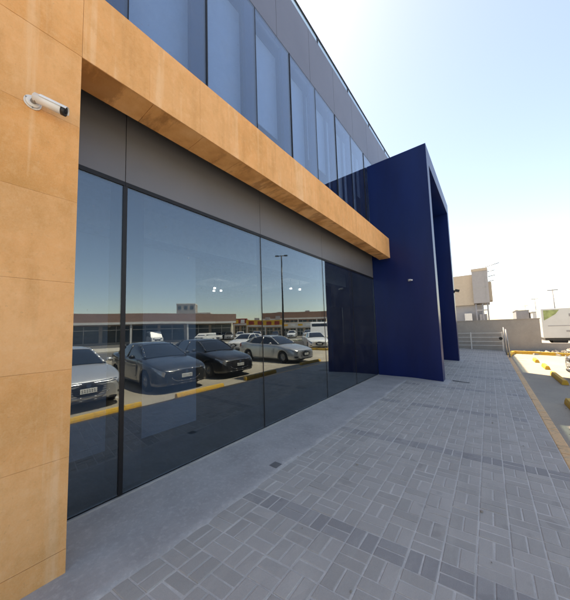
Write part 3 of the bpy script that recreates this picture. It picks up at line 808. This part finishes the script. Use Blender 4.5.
# ------------------------------------------------------------------ shops across the street
def shop(name, label, A, Bp, h, depth, wall, fascia, f0, f1, n, cat='building', sign=None, canopy=1.6, flip=1, roofbits=0, signm=None):
    A = Vector((*A, 0)); Bp = Vector((*Bp, 0)); d = Bp-A; L = d.length; ang = math.atan2(d.y, d.x)
    t = thing(name, label, cat, (A.x, A.y, LOT), ang)
    # local x along the front, front faces local +y (towards the viewer) when flip=1
    F = flip
    def bx(b, x0, x1, y0, y1, z0, z1):
        ya, yb_ = sorted((y0*F, y1*F)); b.box(x0, x1, ya, yb_, z0, z1)
    b = MB(); bx(b, 0, L, -depth, -.3, 0, h); b.build('wall', wall, t)
    b = MB(); bx(b, -.2, L+.2, -.29, canopy, f0, f1); fa = b.build('fascia', fascia, t)
    b = MB(); bx(b, -.1, L+.1, canopy+.002, canopy+.08, f0-.1, f0+.28); b.build('edge_band', M['whitewall'], t)
    w = L/n
    for i in range(n):
        b = MB(); bx(b, i*w+.25, (i+1)*w-.25, -.29, -.22, .35, f0-.3); wi = b.build('shop_window', M['shopglass'], t)
        b = MB(); bx(b, i*w+w*.5-.04, i*w+w*.5+.04, -.215, -.17, .35, f0-.3); bx(b, i*w+.25, (i+1)*w-.25, -.215, -.17, f0-1.0, f0-.9); b.build('frame', M['trim'], wi)
        if i % 2 == 0:
            b = MB(); bx(b, i*w-.12, i*w+.12, canopy-.35, canopy-.1, 0, f0-.002); b.build('column', M['whitewall'], t)
        if sign and i % sign == 0:
            b = MB(); bx(b, i*w+w*.2, i*w+w*.8, canopy+.082, canopy+.13, f0+.35, f1-.25); b.build('sign_panel', M[signm or ('signwhite' if i % (2*sign) else 'shopyellow')], t)
    for k in range(roofbits):
        xx = L*(k+.4)/roofbits; b = MB(); bx(b, xx, xx+1.1, -depth*.5, -depth*.5+1, h+.001, h+.7+.2*(k % 3)); b.build('rooftop_unit', M['greybox'], t)
    return t
shop('shop_row', 'long low shop row with brown-pink canopy across the street, left in the reflection', (60, -30), (34.6, 34.6), 4.5, 14, M['beige'], M['brownroof'], 3.3, 5.0, 16, 'building', None, 2.0, 1, 9)
shop('red_shop', 'small shop with a dark red fascia between the brown row and the yellow shop', (38.9, 38.9), (36.7, 40.7), 4.2, 9, M['beige'], M['shopred'], 2.9, 4.3, 2, 'building', 1, 1.0)
shop('yellow_shop', 'shop with a bright yellow fascia in the middle of the reflection', (36.6, 41.0), (30.5, 45.6), 3.9, 9, M['beige'], M['shopyellow'], 2.5, 3.9, 4, 'building', 1, 1.2, 1, 3, 'shopred')
shop('brown_block', 'brown two-storey block at the right of the reflected shops, behind the lamp post', (37.6, 47), (25.0, 56), 5.7, 14, M['brick'], M['brick'], 4.2, 5.9, 7, 'building', None, .2, 1, 2)
shop('small_shops', 'low pale shop fronts with small signs in front of the brown block', (31.2, 46.5), (24.3, 51.6), 3.3, 4, M['beige'], M['whitewall'], 2.1, 3.1, 5, 'building', 1, .8)
def block(name, label, loc, rz, sx, sy, h, mat, floors, cols, cat='building'):
    t = thing(name, label, cat, loc, rz)
    b = MB(); b.box(-sx/2, sx/2, -sy/2, sy/2, 0, h); b.build('wall', mat, t)
    b = MB(); b.box(-sx/2-.1, sx/2+.1, -sy/2-.1, sy/2+.1, h+.001, h+.35); b.build('roof_edge', M['whitewall'], t)
    fh = h/floors
    for s in (-1, 1):
        for f in range(floors):
            for k in range(cols):
                x = -sx/2+sx*(k+.5)/cols; b = MB(); y0, y1 = sorted((s*(sy/2+.002), s*(sy/2+.05))); b.box(x-.55, x+.55, y0, y1, f*fh+1, f*fh+fh-.7); b.build('window', M['shopglass'], t)
    return t
block('apartment_block', 'pale apartment block rising behind the brown shop row in the reflection', (82.5, 54.5, LOT), R(-48), 6, 6, 11.8, M['plaster'], 4, 3)
block('apartment_block', 'lower grey block beside the pale apartment block behind the shop row', (80.5, 59.5, LOT), R(-48), 6, 8, 8.4, M['greybox'], 3, 3)

# ------------------------------------------------------------------ far end of the pavement
t = thing('boundary_wall', 'grey plastered boundary wall closing the end of the pavement', 'wall', (0, 20.8, LOT))
b = MB(); b.box(-2.75, 2.30, 0, .2, 0, 1.95); b.build('tall_section', M['plaster'], t)
b = MB(); b.box(-2.78, 2.33, -.02, .22, 1.951, 2.0); b.build('coping', M['plaster'], t)
b = MB(); b.box(2.302, 14, 0, .2, 0, .58); b.build('low_section', M['plaster'], t)
t = thing('metal_barrier', 'pale horizontal-railed metal barrier standing before the plastered wall', 'barrier', (0, 20.35, 0))
for z in (.2, .44, .69, .95):
    b = MB(); b.box(-2.6, .56, -.015, .015, z-.016, z+.016, bev=.005); b.build('rail', M['whitewall'], t)
for x in (-2.6, -.95, .58):
    b = MB(); b.box(x-.03, x+.03, -.031, .029, -.14, 1.0, bev=.005); b.build('post', M['whitewall'], t)
b = MB(); b.tube((.50, -.05, .62), (.50, -.075, .62), .09, n=20); b.build('disc', M['dark_metal'], t)
for (x, y, h, dx, lb) in ((.64, 18.1, 1.44, .05, 'taller thin steel post at the end of the kerb, farther one'), (.70, 16.9, 1.36, .07, 'thin steel post at the end of the kerb, nearer one with square foot')):
    t = thing('steel_post', lb, 'post', (x, y, -.132), 0, 'steel posts at the kerb end')
    b = MB(); b.tube((0, 0, .01), (-dx, 0, h), .03, n=12); b.build('tube', M['steel'], t)
    b = MB(); b.box(-.07, .07, -.07, .07, .004, .014); b.build('foot_plate', M['steel'], t)
    b = MB(); b.ball((-dx, 0, h), .031, (1, 1, .5)); b.build('cap', M['steel'], t)
# rubble
b = MB(); rr = random.Random(3)
for i in range(150):
    x = rr.gauss(3.6, .8); y = rr.gauss(20.1, .35); r = rr.uniform(.04, .17); h = max(0, .32-.25*abs(x-3.6)-.3*abs(y-20.2))
    b.obox((x, y, LOT+rr.uniform(0, 1)*h+r*.3), (r*2, r*1.5, r), rr.uniform(0, 3), rr.uniform(-.6, .6), rr.uniform(-.6, .6))
o = b.build('rubble', M['rubble']); o['kind'] = 'stuff'; tag(o, 'heap of broken stones at the foot of the low wall', 'rubble')

b = MB(); rr = random.Random(5)
for i in range(260):
    x = rr.uniform(-2.9, 6); y = rr.uniform(.3, 20); r = rr.choice([.003, .004, .006, .011]); z = (LOT if x > .78 else fz(x)+.005)
    if .6 < x < .79: continue
    b.obox((x, y, z+r*.3), (r*2, r*1.6, r), rr.uniform(0, 3), rr.uniform(-.5, .5))
o = b.build('grit', M['rubble']); o['kind'] = 'stuff'; tag(o, 'tiny pale grit scattered over the paving and car park', 'grit')
# white box truck
t = thing('box_truck', 'white truck box with a green graphic beyond the low wall, cut by right edge', 'truck', (3.1, 27, LOT))
b = MB(); b.box(0, 4.1, 0, 2.4, .57, 2.71, bev=.03); bd = b.build('cargo_box', M['trailer'], t)
b = MB()
b.quad([(.12, -.004, 2.6), (.95, -.004, 2.6), (.75, -.004, 2.3), (.35, -.004, 2.0), (.12, -.004, 1.85)]); b.build('green_graphic', M['green'], bd)
b = MB(); b.box(.3, 4.0, -.012, -.003, 1.42, 1.47); b.box(1.2, 2.6, -.012, -.003, 1.0, 1.12); b.box(1.4, 2.5, -.012, -.003, 2.1, 2.3); b.build('lettering_band', M['greybox'], bd)
b = MB(); b.box(.1, 5.5, .1, 2.3, .38, .565); b.build('chassis', M['black_plastic'], t)
for x in (.9, 4.9):
    for y in (.12, 2.03):
        b = MB(); b.tube((x, y, .36), (x, y+.25, .36), .36, n=20); b.build('wheel', M['rubber'], t)
b = MB(); b.box(4.2, 5.7, .1, 2.3, .57, 2.3, bev=.08); cb = b.build('cab', M['trailer'], t)
b = MB(); b.box(5.701, 5.715, .3, 2.1, 1.3, 2.1); b.build('windscreen', M['carglass'], cb)
# grey shed and things behind the wall
t = thing('site_container', 'grey ribbed container standing behind the wall left of the truck', 'container', (3.1, 40, LOT))
b = MB(); b.box(-.55, .55, 0, 5, 0, 3.05)
for i in range(9): b.box(-.53+i*.125, -.47+i*.125, -.03, -.001, .1, 2.95)
b.build('shell', M['greybox'], t); b = MB(); b.box(-.6, .6, -.05, 5.05, 3.051, 3.12); b.build('roof', M['steel'], t)
t = thing('site_cabin', 'low pale cabin between the grey container and the truck', 'cabin', (4.35, 38, LOT))
b = MB(); b.box(-.62, .62, 0, 3, 0, 2.75); b.build('wall', M['whitewall'], t)
b = MB(); b.box(-.68, .68, -.06, 3.06, 2.751, 2.83); b.build('roof', M['steel'], t)
b = MB(); b.box(-.3, .3, -.012, -.002, 1.2, 2.4); b.build('window', M['shopglass'], t)
for (x, y, h, lb) in ((5.75, 40, 5.2, 'tallest distant pole with a cross arm above the truck'), (6.4, 60, 5.6, 'thin distant pole left of the tallest one'), (6.4, 75, 5.2, 'small distant pole above the pale cabin'), (6.2, 95, 5.0, 'faintest distant pole above the grey container')):
    t = thing('utility_pole', lb, 'pole', (x, y, LOT), 0, 'poles on the horizon')
    b = MB(); b.tube((0, 0, 0), (-.08, 0, h), .07, .045, n=8); b.build('pole', M['greybox'], t)
    b = MB(); b.box(-.5, .35, -.04, .04, h-.14, h-.04); b.build('cross_arm', M['greybox'], t)

# beige building far beyond the wall
t = thing('far_building', 'beige and grey building with a jutting upper box beyond the wall, seen past the portal', 'building', (0, 60, LOT))
b = MB(); b.box(-16, -1.85, 0, 10, 5.2, 10.9); b.build('upper_wall', M['beige'], t)
b = MB(); b.box(-16, -.75, .6, 10, 0, 5.197); b.build('lower_wall', M['greybox'], t)
b = MB(); b.box(-1.848, .45, -.8, 8, 5.4, 11.3); jb = b.build('jutting_box', M['greybox'], t)
b = MB(); b.box(-1.9, .5, -.9, 8.1, 11.301, 11.75); b.build('box_cap', M['beige'], jb)
b = MB(); b.box(-1.6, .2, -.83, -.802, 8.2, 8.3); b.box(-.05, .0, -.83, -.802, 5.6, 11.2); b.build('panel_joint', M['steel'], jb)
b = MB(); b.box(.452, .9, 0, 5, 5.8, 9.2); b.build('side_shaft', M['beige'], jb)
for k, (z, l) in enumerate(((11.9, 2.0), (11.0, 1.3), (10.1, 1.3), (9.2, 1.1))):
    b = MB(); b.tube((.2 if k == 0 else .5, -.5, z), (.2+l, -.5, z+.15+.3*(k == 0)), .07, n=6); b.build('steel_arm', M['steel'], t)
b = MB()
for x in (-1.6, -.6, .1): b.tube((x, -.4, 0), (x, -.4, 5.3), .12, n=8)
b.box(-1.6, .1, -.5, -.3, 4.0, 4.2); b.box(-1.2, -.1, -.2, .55, 1.8, 3.4)
b.build('scaffold', M['greybox'], t)
b = MB(); b.box(-3.4, -2.3, -1.2, .5, 0, 3.6); b.build('lean_to', M['whitewall'], t)

# low hedge beside the reflected car park
t = thing('hedge', 'low clipped green hedge strip near the lamp post in the reflection', 'hedge', (11.5, 23.2, LOT), R(125))
b = MB(); rr = random.Random(9)
for i in range(2600):
    c = Vector((rr.uniform(-3, 3), rr.uniform(-.4, .4), rr.uniform(.1, .6))); s_ = rr.uniform(.03, .06)
    q = Vector((rr.uniform(-1, 1), rr.uniform(-1, 1), rr.uniform(-1, 1))).normalized().to_track_quat('Z', 'Y')
    b.quad([c+q @ Vector(p)*s_ for p in ((-1, 0, 0), (0, -.6, 0), (1, 0, 0), (0, .6, 0))])
b.build('foliage', M['leaf'], t)
b = MB()
for i in range(12): b.tube((-2.8+i*.5, 0, 0), (-2.75+i*.5, .05, .4), .02, n=5)
b.build('stem', M['wood'], t)
